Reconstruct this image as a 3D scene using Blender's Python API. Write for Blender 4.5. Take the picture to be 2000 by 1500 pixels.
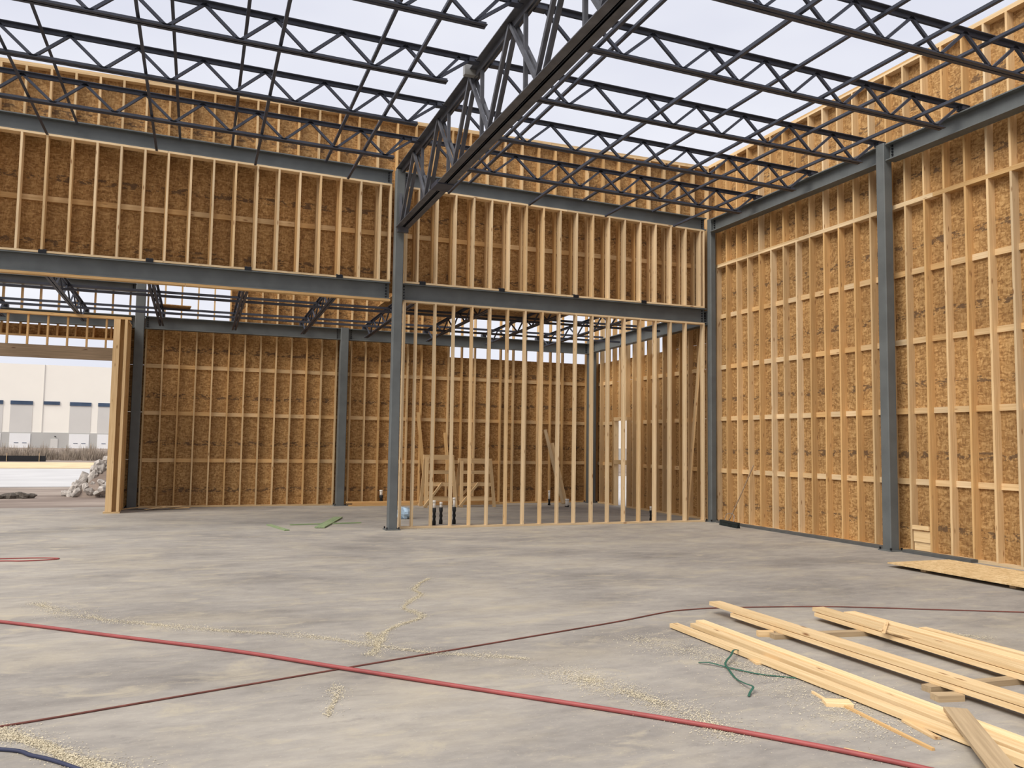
import bpy, math, random
from mathutils import Vector, Matrix, noise as mnoise
random.seed(7)
for o in list(bpy.data.objects): bpy.data.objects.remove(o)
sc = bpy.context.scene
COL = sc.collection

# ------------------------------------------------------------------ camera
F, YAW, PIT, ROL = 1619.57, 0.3613, 0.0729, 0.0144
CAM = Vector((-3.877, -16.688, 1.738))
fw = Vector((math.sin(YAW)*math.cos(PIT), math.cos(YAW)*math.cos(PIT), math.sin(PIT)))
rt = Vector((math.cos(YAW), -math.sin(YAW), 0)); up = rt.cross(fw)
r2 = rt*math.cos(ROL) + up*math.sin(ROL); u2 = up*math.cos(ROL) - rt*math.sin(ROL)
cd = bpy.data.cameras.new('camera'); cam = bpy.data.objects.new('camera', cd); COL.objects.link(cam)
cd.sensor_fit = 'HORIZONTAL'; cd.sensor_width = 36; cd.lens = F*36/2000; cd.clip_end = 2000; cd.clip_start = .05
cam.matrix_world = Matrix(((r2.x, u2.x, -fw.x, CAM.x), (r2.y, u2.y, -fw.y, CAM.y), (r2.z, u2.z, -fw.z, CAM.z), (0, 0, 0, 1)))
sc.camera = cam

# ------------------------------------------------------------------ overcast sky, veiled sun, exposure
w = bpy.data.worlds.new('overcast_sky'); sc.world = w; w.use_nodes = True
nt = w.node_tree; nt.nodes.clear()
tc = nt.nodes.new('ShaderNodeTexCoord'); mp = nt.nodes.new('ShaderNodeMapping'); mp.inputs['Scale'].default_value = (1.2, 1.2, 3)
nz = nt.nodes.new('ShaderNodeTexNoise'); nz.inputs['Scale'].default_value = 1.6; nz.inputs['Detail'].default_value = 4
rp = nt.nodes.new('ShaderNodeValToRGB')
rp.color_ramp.elements[0].position = .3; rp.color_ramp.elements[0].color = (.70, .72, .84, 1)
rp.color_ramp.elements[1].position = .7; rp.color_ramp.elements[1].color = (.93, .94, 1.0, 1)
bg = nt.nodes.new('ShaderNodeBackground'); bg.inputs['Strength'].default_value = 1.0
wo = nt.nodes.new('ShaderNodeOutputWorld')
L = nt.links.new
L(tc.outputs['Generated'], mp.inputs['Vector']); L(mp.outputs['Vector'], nz.inputs['Vector']); L(nz.outputs['Fac'], rp.inputs['Fac'])
L(rp.outputs['Color'], bg.inputs['Color']); L(bg.outputs['Background'], wo.inputs['Surface'])
sd = bpy.data.lights.new('veiled_sun', 'SUN'); sun = bpy.data.objects.new('veiled_sun', sd); COL.objects.link(sun)
sd.energy = 3.7; sd.angle = math.radians(36); sd.color = (1.0, .945, .87)
sun.rotation_euler = Vector((.59, .27, -.76)).to_track_quat('-Z', 'Y').to_euler(); sun.location = (-10, -25, 30)
vs = sc.view_settings; vs.view_transform = 'Standard'; vs.look = 'None'; vs.gamma = 1; vs.exposure = 0.0; vs.use_curve_mapping = False

# ------------------------------------------------------------------ materials
def mat(name, rough=.8, metal=0, spec=.3):
    m = bpy.data.materials.new(name); m.use_nodes = True
    b = m.node_tree.nodes['Principled BSDF']; b.inputs['Roughness'].default_value = rough; b.inputs['Metallic'].default_value = metal
    b.inputs['Specular IOR Level'].default_value = spec
    return m, m.node_tree, b
def N(t, k, **kw):
    n = t.nodes.new('ShaderNode'+k)
    for a, v in kw.items():
        if a in n.inputs: n.inputs[a].default_value = v
        else: setattr(n, a, v)
    return n
def ramp(t, fac, stops):
    r = t.nodes.new('ShaderNodeValToRGB'); e = r.color_ramp.elements
    while len(e) < len(stops): e.new(.5)
    for i, (p, c) in enumerate(stops): e[i].position = p; e[i].color = (*c, 1)
    t.links.new(fac, r.inputs['Fac']); return r.outputs['Color']
def mapped(t, scale, rnd=True, coord='Object'):
    c = N(t, 'TexCoord'); m = N(t, 'Mapping'); m.inputs['Scale'].default_value = scale
    v = c.outputs[coord]
    if rnd:
        oi = N(t, 'ObjectInfo'); mul = N(t, 'Math', operation='MULTIPLY'); mul.inputs[1].default_value = 37.0
        t.links.new(oi.outputs['Random'], mul.inputs[0])
        ad = N(t, 'VectorMath', operation='ADD'); t.links.new(v, ad.inputs[0]); t.links.new(mul.outputs[0], ad.inputs[1]); v = ad.outputs[0]
    t.links.new(v, m.inputs['Vector']); return m.outputs['Vector']
def mix(t, fac, a, b, mode='MIX'):
    n = N(t, 'Mix', data_type='RGBA', blend_type=mode)
    for s, v in ((0, fac), (6, a), (7, b)):
        if isinstance(v, (int, float)): n.inputs[s].default_value = v
        elif isinstance(v, tuple): n.inputs[s].default_value = (*v, 1)
        else: t.links.new(v, n.inputs[s])
    return n.outputs[2]
def simple(name, col, rough=.7, metal=0, var=.12, scale=6):
    m, t, b = mat(name, rough, metal)
    n = N(t, 'TexNoise', Scale=scale, Detail=4.0); t.links.new(mapped(t, (1, 1, 1)), n.inputs['Vector'])
    lo = tuple(max(0, c*(1-var)) for c in col); hi = tuple(min(1, c*(1+var)) for c in col)
    t.links.new(ramp(t, n.outputs['Fac'], [(.3, lo), (.7, hi)]), b.inputs['Base Color']); return m
def wood(name, lo, hi, knot=(.30, .15, .06)):
    # boards run along their own X axis
    m, t, b = mat(name, .75)
    g = N(t, 'TexNoise', Scale=1.0, Detail=5.0, Roughness=.6); t.links.new(mapped(t, (1.6, 45, 45)), g.inputs['Vector'])
    c = ramp(t, g.outputs['Fac'], [(.32, lo), (.5, tuple((x+y)/2 for x, y in zip(lo, hi))), (.68, hi)])
    v = N(t, 'TexVoronoi', Scale=1.0); t.links.new(mapped(t, (2.2, 9, 9)), v.inputs['Vector'])
    k = ramp(t, v.outputs['Distance'], [(.05, (1, 1, 1)), (.14, (0, 0, 0))])
    c = mix(t, k, c, knot)
    oi = N(t, 'ObjectInfo'); hs = N(t, 'HueSaturation'); mr = N(t, 'MapRange'); mr.inputs['To Min'].default_value = .84; mr.inputs['To Max'].default_value = 1.12
    t.links.new(oi.outputs['Random'], mr.inputs['Value']); t.links.new(mr.outputs['Result'], hs.inputs['Value']); t.links.new(c, hs.inputs['Color'])
    t.links.new(hs.outputs['Color'], b.inputs['Base Color'])
    bp = N(t, 'Bump', Strength=.15); t.links.new(g.outputs['Fac'], bp.inputs['Height']); t.links.new(bp.outputs['Normal'], b.inputs['Normal'])
    return m
M = {}
M['stud'] = wood('pine_framing', (.60, .395, .190), (.75, .545, .300))
M['stud_warm'] = wood('fir_framing', (.55, .325, .128), (.70, .455, .205))
M['stud_pale'] = wood('pale_spruce_framing', (.66, .475, .265), (.80, .62, .385))
M['pile'] = wood('fresh_sawn_pine', (.66, .45, .22), (.82, .62, .36))
M['dull_wood'] = wood('weathered_lumber', (.36, .26, .15), (.50, .37, .22))
M['header_wood'] = wood('engineered_header', (.22, .155, .095), (.32, .225, .14), (.10, .045, .025))
M['green_wood'] = wood('green_stained_board', (.18, .26, .13), (.33, .38, .21))

def osb(name, dark, mid, light, stamp=True):
    # panel local axes: X along the length, Y thickness, Z height
    m, t, b = mat(name, .8)
    d = N(t, 'TexNoise', Scale=5.0, Detail=3.0); t.links.new(mapped(t, (1, 1, 1)), d.inputs['Vector'])
    base = mapped(t, (16, 16, 44))
    ad = N(t, 'VectorMath', operation='MULTIPLY_ADD'); t.links.new(d.outputs['Color'], ad.inputs[0]); ad.inputs[1].default_value = (2.2, 2.2, 5); t.links.new(base, ad.inputs[2])
    v = N(t, 'TexVoronoi', Scale=1.0); t.links.new(ad.outputs[0], v.inputs['Vector'])
    sep = N(t, 'SeparateColor'); t.links.new(v.outputs['Color'], sep.inputs[0])
    base2 = mapped(t, (46, 46, 18)); ad2 = N(t, 'VectorMath', operation='MULTIPLY_ADD'); t.links.new(d.outputs['Color'], ad2.inputs[0]); ad2.inputs[1].default_value = (4.5, 4.5, 3); t.links.new(base2, ad2.inputs[2])
    v2 = N(t, 'TexVoronoi', Scale=1.0); t.links.new(ad2.outputs[0], v2.inputs['Vector'])
    sep2 = N(t, 'SeparateColor'); t.links.new(v2.outputs['Color'], sep2.inputs[0])
    avg = N(t, 'Math', operation='MULTIPLY_ADD'); t.links.new(sep.outputs[0], avg.inputs[0]); avg.inputs[1].default_value = .55
    h = N(t, 'Math', operation='MULTIPLY'); t.links.new(sep2.outputs[1], h.inputs[0]); h.inputs[1].default_value = .45; t.links.new(h.outputs[0], avg.inputs[2])
    c = ramp(t, avg.outputs[0], [(.12, dark), (.5, mid), (.9, light)])
    big = N(t, 'TexNoise', Scale=1.3, Detail=2.0); t.links.new(mapped(t, (1, 1, 1)), big.inputs['Vector'])
    c = mix(t, ramp(t, big.outputs['Fac'], [(.35, (0, 0, 0)), (.75, (.35, .35, .35))]), c, dark)
    if stamp:
        co = N(t, 'TexCoord'); sx = N(t, 'SeparateXYZ'); t.links.new(co.outputs['Object'], sx.inputs[0])
        band = N(t, 'Math', operation='COMPARE'); t.links.new(sx.outputs['Z'], band.inputs[0]); band.inputs[1].default_value = -.17; band.inputs[2].default_value = .065
        n2 = N(t, 'TexNoise', Scale=1.0, Detail=3.0, Roughness=.7); t.links.new(mapped(t, (6.5, 6.5, 13)), n2.inputs['Vector'])
        k = ramp(t, n2.outputs['Fac'], [(.50, (0, 0, 0)), (.56, (.8, .8, .8))])
        mu = N(t, 'Math', operation='MULTIPLY'); t.links.new(band.outputs[0], mu.inputs[0]); t.links.new(k, mu.inputs[1])
        c = mix(t, mu.outputs[0], c, (.10, .06, .035))
    oi = N(t, 'ObjectInfo'); hs = N(t, 'HueSaturation'); mr = N(t, 'MapRange'); mr.inputs['To Min'].default_value = .9; mr.inputs['To Max'].default_value = 1.1
    t.links.new(oi.outputs['Random'], mr.inputs['Value']); t.links.new(mr.outputs['Result'], hs.inputs['Value']); t.links.new(c, hs.inputs['Color'])
    t.links.new(hs.outputs['Color'], b.inputs['Base Color']); return m
M['osb'] = osb('strand_board', (.235, .120, .042), (.395, .223, .080), (.58, .365, .155))
M['osb_pale'] = osb('strand_board_face', (.55, .37, .17), (.72, .51, .26), (.82, .63, .36), False)

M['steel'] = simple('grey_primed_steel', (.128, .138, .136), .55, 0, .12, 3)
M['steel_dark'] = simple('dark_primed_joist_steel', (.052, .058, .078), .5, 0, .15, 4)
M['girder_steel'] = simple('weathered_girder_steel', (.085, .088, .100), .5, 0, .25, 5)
M['bolt'] = simple('black_bolt', (.012, .013, .016), .5)
M['black'] = simple('black_rubber', (.012, .012, .012), .6)
M['sill'] = simple('dark_sill_plate', (.10, .10, .095), .8)
M['hose'] = simple('red_air_hose', (.30, .070, .065), .5, 0, .15)
M['cord'] = simple('brown_red_cord', (.17, .060, .045), .6, 0, .3)
M['navy'] = simple('navy_cord', (.03, .035, .07), .6)
M['strap'] = simple('green_strapping', (.03, .11, .075), .5)
M['white_pipe'] = simple('white_pvc', (.80, .76, .68), .5, 0, .04)
M['bag'] = simple('pale_blue_plastic', (.42, .56, .68), .35, 0, .3)
M['bristle'] = simple('dark_bristle', (.02, .026, .024), .9)
M['handle'] = wood('broom_handle', (.25, .17, .10), (.42, .30, .19))
M['chrome'] = simple('grey_bracket', (.30, .30, .29), .5, .2)
M['dust'] = simple('sawdust', (.62, .545, .39), .95, 0, .15, 30)
M['rubble'] = simple('broken_concrete', (.36, .325, .29), .95, 0, .4, 3)
M['dirt'] = simple('dark_soil', (.10, .085, .07), .95, 0, .4, 5)
M['brush'] = simple('dry_brush', (.34, .28, .22), .95, 0, .35, 2)
M['facade'] = simple('cream_tilt_up_concrete', (.93, .89, .80), .9, 0, .02, .2)
M['facade_grey'] = simple('grey_painted_concrete', (.50, .49, .46), .9, 0, .04, .3)
M['facade_light'] = simple('pale_grey_recess', (.66, .64, .60), .9, 0, .03, .3)
M['dock_door'] = simple('white_dock_door', (.85, .85, .84), .6, 0, .02, .5)
M['glass'] = simple('dark_clerestory_glass', (.055, .085, .14), .15, 0, .3, .4)
M['tarp'] = simple('black_silt_fabric', (.02, .02, .022), .8)

# concrete slab
m, t, b = mat('dusty_concrete', .85); M['slab'] = m
n1 = N(t, 'TexNoise', Scale=1.0, Detail=8.0, Roughness=.62); t.links.new(mapped(t, (.42, .75, 1), False), n1.inputs['Vector'])
c = ramp(t, n1.outputs['Fac'], [(.30, (.205, .186, .166)), (.47, (.305, .279, .246)), (.72, (.405, .370, .318))])
n2 = N(t, 'TexNoise', Scale=1.0, Detail=9.0, Roughness=.72); t.links.new(mapped(t, (3.0, 6.5, 1), False), n2.inputs['Vector'])
c = mix(t, .55, c, ramp(t, n2.outputs['Fac'], [(.25, (.30, .30, .31)), (.5, (.5, .5, .5)), (.75, (.70, .69, .66))]), 'OVERLAY')
n3 = N(t, 'TexNoise', Scale=1.0, Detail=6.0, Roughness=.65); t.links.new(mapped(t, (.55, .8, 1), False), n3.inputs['Vector'])
c = mix(t, ramp(t, n3.outputs['Fac'], [(.50, (0, 0, 0)), (.72, (.45, .45, .45))]), c, (.50, .43, .31))
n4 = N(t, 'TexNoise', Scale=38.0, Detail=5.0, Roughness=.7); t.links.new(mapped(t, (1, 1, 1), False), n4.inputs['Vector'])
c = mix(t, ramp(t, n4.outputs['Fac'], [(.60, (0, 0, 0)), (.70, (.55, .55, .55))]), c, (.58, .51, .38))
c = mix(t, ramp(t, n4.outputs['Fac'], [(.27, (.8, .8, .8)), (.33, (0, 0, 0))]), c, (.14, .125, .11))
n5 = N(t, 'TexNoise', Scale=1.0, Detail=10.0, Roughness=.72, Distortion=.6); t.links.new(mapped(t, (1.5, 3.2, 1), False), n5.inputs['Vector'])
c = mix(t, ramp(t, n5.outputs['Fac'], [(.53, (0, 0, 0)), (.66, (.6, .6, .6))]), c, (.47, .41, .30))
c = mix(t, ramp(t, n5.outputs['Fac'], [(.30, (.5, .5, .5)), (.42, (0, 0, 0))]), c, (.17, .155, .145))
t.links.new(c, b.inputs['Base Color'])
bp = N(t, 'Bump', Strength=.12); t.links.new(n4.outputs['Fac'], bp.inputs['Height']); t.links.new(bp.outputs['Normal'], b.inputs['Normal'])
# outside ground: soil with gravel
m, t, b = mat('bare_ground', .95); M['ground'] = m
n1 = N(t, 'TexNoise', Scale=1.0, Detail=8.0, Roughness=.65); t.links.new(mapped(t, (.18, .5, 1), False), n1.inputs['Vector'])
t.links.new(ramp(t, n1.outputs['Fac'], [(.3, (.13, .095, .075)), (.5, (.24, .19, .155)), (.7, (.36, .30, .245))]), b.inputs['Base Color'])
M['apron'] = simple('pale_new_concrete', (.50, .49, .48), .9, 0, .08, .4)
M['straw'] = simple('straw_coloured_soil', (.66, .50, .30), .95, 0, .15, .8)

# ------------------------------------------------------------------ geometry helpers
def wpos(o):
    p = Vector((0, 0, 0))
    while o is not None: p += o.location; o = o.parent
    return p
def tag(o, label=None, cat=None, group=None, kind=None):
    if label: o['label'] = label
    if cat: o['category'] = cat
    if group: o['group'] = group
    if kind: o['kind'] = kind
    return o
def thing(name, label, cat, loc=(0, 0, 0), group=None, kind=None):
    o = bpy.data.objects.new(name, None); o.empty_display_size = .1; COL.objects.link(o); o.location = loc
    return tag(o, label, cat, group, kind)
def me(verts, faces, smooth=False):
    d = bpy.data.meshes.new('m'); d.from_pydata([tuple(v) for v in verts], [], faces); d.update()
    if smooth:
        for p in d.polygons: p.use_smooth = True
    return d
def link(name, data, m, parent=None, loc=(0, 0, 0), rot=None):
    o = bpy.data.objects.new(name, data); COL.objects.link(o)
    if m is not None and len(data.materials) == 0: data.materials.append(m)
    elif m is not None and data.materials[0] != m:
        o.material_slots[0].link = 'OBJECT'; o.material_slots[0].material = m
    if rot is not None: o.rotation_mode = 'QUATERNION'; o.rotation_quaternion = rot
    o.parent = parent
    o.location = Vector(loc) - (wpos(parent) if parent else Vector((0, 0, 0)))
    return o
BOXF = [(0, 3, 2, 1), (4, 5, 6, 7), (0, 1, 5, 4), (1, 2, 6, 5), (2, 3, 7, 6), (3, 0, 4, 7)]
def bverts(x0, x1, y0, y1, z0, z1):
    return [(x0, y0, z0), (x1, y0, z0), (x1, y1, z0), (x0, y1, z0), (x0, y0, z1), (x1, y0, z1), (x1, y1, z1), (x0, y1, z1)]
class MB:
    def __init__(s): s.v = []; s.f = []
    def add(s, v, f):
        n = len(s.v); s.v += [tuple(q) for q in v]; s.f += [tuple(i+n for i in q) for q in f]; return s
    def box(s, x0, x1, y0, y1, z0, z1): return s.add(bverts(min(x0, x1), max(x0, x1), min(y0, y1), max(y0, y1), min(z0, z1), max(z0, z1)), BOXF)
    def bar(s, a, b_, w_, h_, upv=(0, 0, 1)):
        a, b_ = Vector(a), Vector(b_); x = (b_-a).normalized(); u = Vector(upv)
        if abs(x.dot(u)) > .98: u = Vector((0, 1, 0))
        y = u.cross(x).normalized(); z = x.cross(y)
        return s.add([p + y*sy*w_/2 + z*sz*h_/2 for p, sy, sz in ((a, -1, -1), (b_, -1, -1), (b_, 1, -1), (a, 1, -1), (a, -1, 1), (b_, -1, 1), (b_, 1, 1), (a, 1, 1))], BOXF)
    def build(s, name, m, parent=None, loc=(0, 0, 0), smooth=False):
        # geometry given in world coordinates when parent sits at the origin; loc shifts it
        off = wpos(parent) if parent else Vector((0, 0, 0))
        base = Vector(loc)
        d = me([Vector(q)-base for q in s.v], s.f, smooth)
        return link(name, d, m, parent, base)
CACHE = {}
def boxmesh(l, wd, h, m):
    k = (round(l, 3), round(wd, 3), round(h, 3), m.name)
    if k not in CACHE:
        d = me(bverts(-l/2, l/2, -wd/2, wd/2, -h/2, h/2), BOXF); d.materials.append(m); CACHE[k] = d
    return CACHE[k]
def board(name, a, b_, wid, thk, m, parent=None, widdir=(0, 1, 0)):
    """box whose own X runs from a to b_, its Y (wid) along widdir, its Z (thk) across"""
    a, b_ = Vector(a), Vector(b_); x = (b_-a); l = x.length; x /= l
    wv = Vector(widdir); y = (wv - x*wv.dot(x)).normalized(); z = x.cross(y)
    R = Matrix((x, y, z)).transposed().to_quaternion()
    return link(name, boxmesh(l, wid, thk, m), m, parent, (a+b_)/2, R)
QZ90 = Matrix.Rotation(math.pi/2, 3, 'Z').to_quaternion()
def panel(name, ctr, length, height, along, m, parent, thk=.012):
    d = boxmesh(length, thk, height, m)
    return link(name, d, m, parent, ctr, QZ90 if along == 'Y' else None)
def ibeam_mesh(l, wid, dep, tf=.02, tw=.012):
    mb = MB(); h = dep/2
    mb.box(-l/2, l/2, -wid/2, wid/2, -h, -h+tf); mb.box(-l/2, l/2, -wid/2, wid/2, h-tf, h); mb.box(-l/2, l/2, -tw/2, tw/2, -h+tf, h-tf)
    return mb
def beam(name, label, a, b_, wid, dep, m, bolts=True, cat='steel beam'):
    """wide-flange beam; a and b_ are the ends of its bottom centre line"""
    a, b_ = Vector(a), Vector(b_); root = thing(name, label, cat, (a+b_)/2)
    x = b_-a; l = x.length; x /= l; z = Vector((0, 0, 1)); y = z.cross(x).normalized(); z = x.cross(y)
    R = Matrix((x, y, z)).transposed().to_quaternion(); ctr = (a+b_)/2 + z*dep/2; tf, tw = .02, .012; h = dep/2
    for nm, q in (('bottom_flange', (-l/2, l/2, -wid/2, wid/2, -h, -h+tf)), ('top_flange', (-l/2, l/2, -wid/2, wid/2, h-tf, h)), ('web', (-l/2, l/2, -tw/2, tw/2, -h+tf, h-tf))):
        link(nm, me(bverts(*q), BOXF), m, root, ctr, R)
    if bolts:
        mb = MB()
        for e in (-1, 1):
            for i in range(5):
                for s in (-1, 1): mb.box(e*(l/2-.07)-.013, e*(l/2-.07)+.013, s*.006, s*.035, -h+.05+i*(dep-.1)/4-.013, -h+.05+i*(dep-.1)/4+.013)
        o = link('end_bolts', me(mb.v, mb.f), M['bolt'], root, ctr, R)
    return root
def column(name, label, x0, x1, y0, y1, z1, m, web=None, plate=.06):
    root = thing(name, label, 'steel column', ((x0+x1)/2, (y0+y1)/2, 0)); mb = MB()
    if web == 'Y':      # flanges face +-X... seen as W shape from the room
        mb.box(x0, x0+.02, y0, y1, .02, z1).box(x1-.02, x1, y0, y1, .02, z1).box(x0+.02, x1-.02, (y0+y1)/2-.008, (y0+y1)/2+.008, .02, z1)
    else:
        e = .012
        pts = [(x0+e, y0), (x1-e, y0), (x1, y0+e), (x1, y1-e), (x1-e, y1), (x0+e, y1), (x0, y1-e), (x0, y0+e)]
        v = [(px, py, .02) for px, py in pts] + [(px, py, z1) for px, py in pts]
        mb.add(v, [tuple(range(7, -1, -1)), tuple(range(8, 16))] + [(i, (i+1) % 8, 8+(i+1) % 8, 8+i) for i in range(8)])
    mb.build('shaft', m, root)
    MB().box(x0-plate, x1+plate, y0-plate, y1+plate, 0, .02).build('base_plate', m, root)
    an = MB()
    for sx in (x0-plate*.5, x1+plate*.5):
        for sy in (y0-plate*.5, y1+plate*.5): an.box(sx-.012, sx+.012, sy-.012, sy+.012, .02, .06)
    an.build('anchor_bolts', M['bolt'], root)
    return root
def tube(name, pts, r, m, parent=None, seg=8, sub=6, flat=1.0):
    P = [Vector(q) for q in pts]; out = []
    for i in range(len(P)-1):
        p0, p1, p2, p3 = P[max(i-1, 0)], P[i], P[i+1], P[min(i+2, len(P)-1)]
        for k in range(sub):
            u = k/sub
            out.append(.5*((2*p1) + (p2-p0)*u + (2*p0-5*p1+4*p2-p3)*u*u + (3*p1-p0-3*p2+p3)*u**3))
    out.append(P[-1]); v = []; f = []
    for i, c_ in enumerate(out):
        d = (out[min(i+1, len(out)-1)] - out[max(i-1, 0)]).normalized()
        s = d.cross(Vector((0, 0, 1)))
        s = s.normalized() if s.length > 1e-4 else Vector((1, 0, 0))
        u_ = s.cross(d)
        for k in range(seg):
            a = 2*math.pi*k/seg; v.append(c_ + s*math.cos(a)*r + u_*math.sin(a)*r*flat)
    n = len(out)
    for i in range(n-1):
        for k in range(seg): f.append((i*seg+k, i*seg+(k+1) % seg, (i+1)*seg+(k+1) % seg, (i+1)*seg+k))
    f.append(tuple(range(seg-1, -1, -1))); f.append(tuple((n-1)*seg+k for k in range(seg)))
    c0 = P[0]
    return link(name, me([q-c0 for q in v], f, True), m, parent, c0)
def copy_tree(o, loc, label):
    c_ = o.copy(); COL.objects.link(c_); c_.location = loc; c_['label'] = label
    for ch in o.children:
        k = ch.copy(); COL.objects.link(k); k.parent = c_
        for g in ch.children:
            q = g.copy(); COL.objects.link(q); q.parent = k
    return c_

S = .4064            # 16 inch stud spacing
ROOF = lambda X: -.0214*X
T, W8, W6, W4 = .038, .184, .14, .089

# ================================================================== SETTING
fl = MB().box(-13, 7.9, -22, 6.9, -.2, 0).build('floor', M['slab']); tag(fl, 'bare grey dusty concrete floor slab', 'floor', kind='structure')
g = MB().box(-400, 400, -300, 400, -.6, -.18).build('ground', M['ground']); tag(g, 'brown bare soil around the building', 'ground', kind='structure')
g = MB().box(-45, -6.9, 20, 41.5, -.3, -.15).build('concrete_apron', M['apron']); tag(g, 'pale new concrete yard slab outside the opening', 'pavement', kind='structure')
g = MB().box(-60, 10, 42.5, 56, -.3, -.14).build('soil_strip', M['straw']); tag(g, 'straw coloured soil strip beyond the yard slab', 'ground', kind='structure')
g = MB().box(7.95, 40, -8, 30, -.3, -.15).build('side_yard', M['apron']); tag(g, 'pale concrete side yard outside the right wall', 'pavement', kind='structure')

def studmat(): return M['stud'] if random.random() < .6 else M['stud_warm']

def wm(): return M[random.choice(('stud_warm', 'stud', 'stud', 'stud_pale'))]
# ---- right wall: studs, plates, blocking, strand board panels
WR = thing('wall_right', 'tall right wall of wood studs, flat blocking and strand board', 'wall', (7.75, -6, 0), kind='structure')
XF = 7.62; XO = XF+W6
ny = [-.02 - S*k for k in range(-1, 33)]
TOPR = 8.64
for y in ny:
    board('stud', (XF+W6/2, y, T), (XF+W6/2, y, 6.03), W6, T, wm(), WR, (1, 0, 0))
    board('stud', (XF+W6/2, y, 6.106), (XF+W6/2, y, TOPR-2*T), W6, T, wm(), WR, (1, 0, 0))
for z in (6.03+T/2, 6.068+T/2, TOPR-T*1.5, TOPR-T/2, T/2):
    for a in range(4):
        board('plate', (XF+W6/2, ny[0]+.03-a*3.36, z), (XF+W6/2, ny[0]+.03-(a+1)*3.36+.004, z), W6, T, wm(), WR, (1, 0, 0))
for k in range(1, 5):
    for i in range(len(ny)-1):
        board('blocking', (XO-T/2, ny[i]-T/2-.002, k*1.2192-.02), (XO-T/2, ny[i+1]+T/2+.002, k*1.2192-.02), .10, T, wm(), WR, (0, 0, 1))
for r_ in range(7):
    z0 = r_*1.2192; hgt = 1.2192 if r_ < 6 else TOPR-z0
    y = ny[0] + (S*3 if r_ % 2 else 0)
    while y > ny[-1]:
        a, e = min(y, ny[0]+.02), max(y-2.4384, ny[-1]-.02)
        if a-e > .1: panel('osb_panel', (XO+.006, (a+e)/2, z0+hgt/2), a-e-.004, hgt-.005, 'Y', M['osb'], WR)
        y -= 2.4384
# right wall, low part beside the back room
WRB = thing('wall_right_back', 'right wall of the back room with a tall gap at the top', 'wall', (7.75, 3.5, 0), kind='structure')
yb = [.80 + S*k for k in range(0, 15)]
OP0, OP1 = 4.40, 5.16
for y in yb:
    if OP0-.02 < y < OP1+.02: 
        board('stud', (XF+W6/2, y, 2.58), (XF+W6/2, y, 5.85), W6, T, studmat(), WRB, (1, 0, 0)); continue
    board('stud', (XF+W6/2, y, T), (XF+W6/2, y, 5.85), W6, T, studmat(), WRB, (1, 0, 0))
for y in (OP0-.02, OP1+.02): board('trimmer_stud', (XF+W6/2, y, T), (XF+W6/2, y, 2.5), W6, T, M['stud'], WRB, (1, 0, 0))
board('opening_header', (XF+W6/2, OP0-.04, 2.53), (XF+W6/2, OP1+.04, 2.53), W6, .1, M['stud'], WRB, (1, 0, 0))
board('opening_rail', (XF+W6/2, OP0, 1.27), (XF+W6/2, OP1, 1.27), W6, .13, M['stud'], WRB, (1, 0, 0))
board('plate', (XF+W6/2, .5, T/2), (XF+W6/2, OP0, T/2), W6, T, M['stud'], WRB, (1, 0, 0))
board('plate', (XF+W6/2, OP1, T/2), (XF+W6/2, 6.7, T/2), W6, T, M['stud'], WRB, (1, 0, 0))
board('plate', (XF+W6/2, .5, 5.87), (XF+W6/2, 6.7, 5.87), W6, T, M['stud'], WRB, (1, 0, 0))
for k in range(1, 4):
    for i in range(len(yb)-1):
        if yb[i] < OP1+.1 and yb[i+1] > OP0-.1: continue
        board('blocking', (XO-T/2, yb[i]+T/2, k*1.2192-.02), (XO-T/2, yb[i+1]-T/2, k*1.2192-.02), .10, T, studmat(), WRB, (0, 0, 1))
def pR(y0, y1, z0, z1): panel('osb_panel', (XO+.006, (y0+y1)/2, (z0+z1)/2), y1-y0-.004, z1-z0-.005, 'Y', M['osb'], WRB)
for r_ in range(4):
    z0, z1 = r_*1.2192, min((r_+1)*1.2192, 4.29)
    pR(.42, 2.4, z0, z1)
    if z0 < 2.4: pR(2.4, OP0, z0, z1); pR(OP1, 6.72, z0, z1)
    else: pR(2.4, OP0, z0, z1); pR(OP0, OP1, max(z0, 2.5), z1); pR(OP1, 6.72, z0, z1)
pR(.42, 2.4, 4.29, 5.87)

# ---- back wall of the low room
WB = thing('wall_back', 'shaded back wall of studs and strand board behind the header', 'wall', (1, 6.65, 0), kind='structure')
YB = 6.55; YO = YB+W6
xb = [-5.20 + S*k for k in range(0, 32)]
for x in xb:
    board('stud', (x, YB+W6/2, T), (x, YB+W6/2, 6.35), W6, T, studmat(), WB, (0, 1, 0))
for z in (T/2, 6.37):
    for a in range(4): board('plate', (-5.5+a*3.28, YB+W6/2, z), (-5.5+(a+1)*3.28-.004, YB+W6/2, z), W6, T, studmat(), WB, (0, 1, 0))
for k in range(1, 4):
    for i in range(len(xb)-1):
        board('blocking', (xb[i]+T/2+.002, YO-T/2, k*1.2192-.015), (xb[i+1]-T/2-.002, YO-T/2, k*1.2192-.015), .10, T, studmat(), WB, (0, 0, 1))
def pB(x0, x1, z0, z1): panel('osb_panel', ((x0+x1)/2, YO+.006, (z0+z1)/2), x1-x0-.004, z1-z0-.005, 'X', M['osb'], WB)
for r_ in range(4):
    z0 = r_*1.2192; x = xb[0] - 6*S + (S*3 if r_ % 2 else 0)
    while x < 7.7:
        a, e = max(x, -5.85), min(x+2.4384, 7.72)
        top = z0+1.2192
        if r_ == 3:
            if a < xb[20]-.1 and e > xb[20]+.1: pB(a, xb[20], z0, top); pB(xb[20], e, z0, 4.28)
            elif a >= xb[20]-.1: pB(a, e, z0, 4.28)
            else: pB(a, e, z0, top)
        else: pB(a, e, z0, top)
        x += 2.4384
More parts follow.
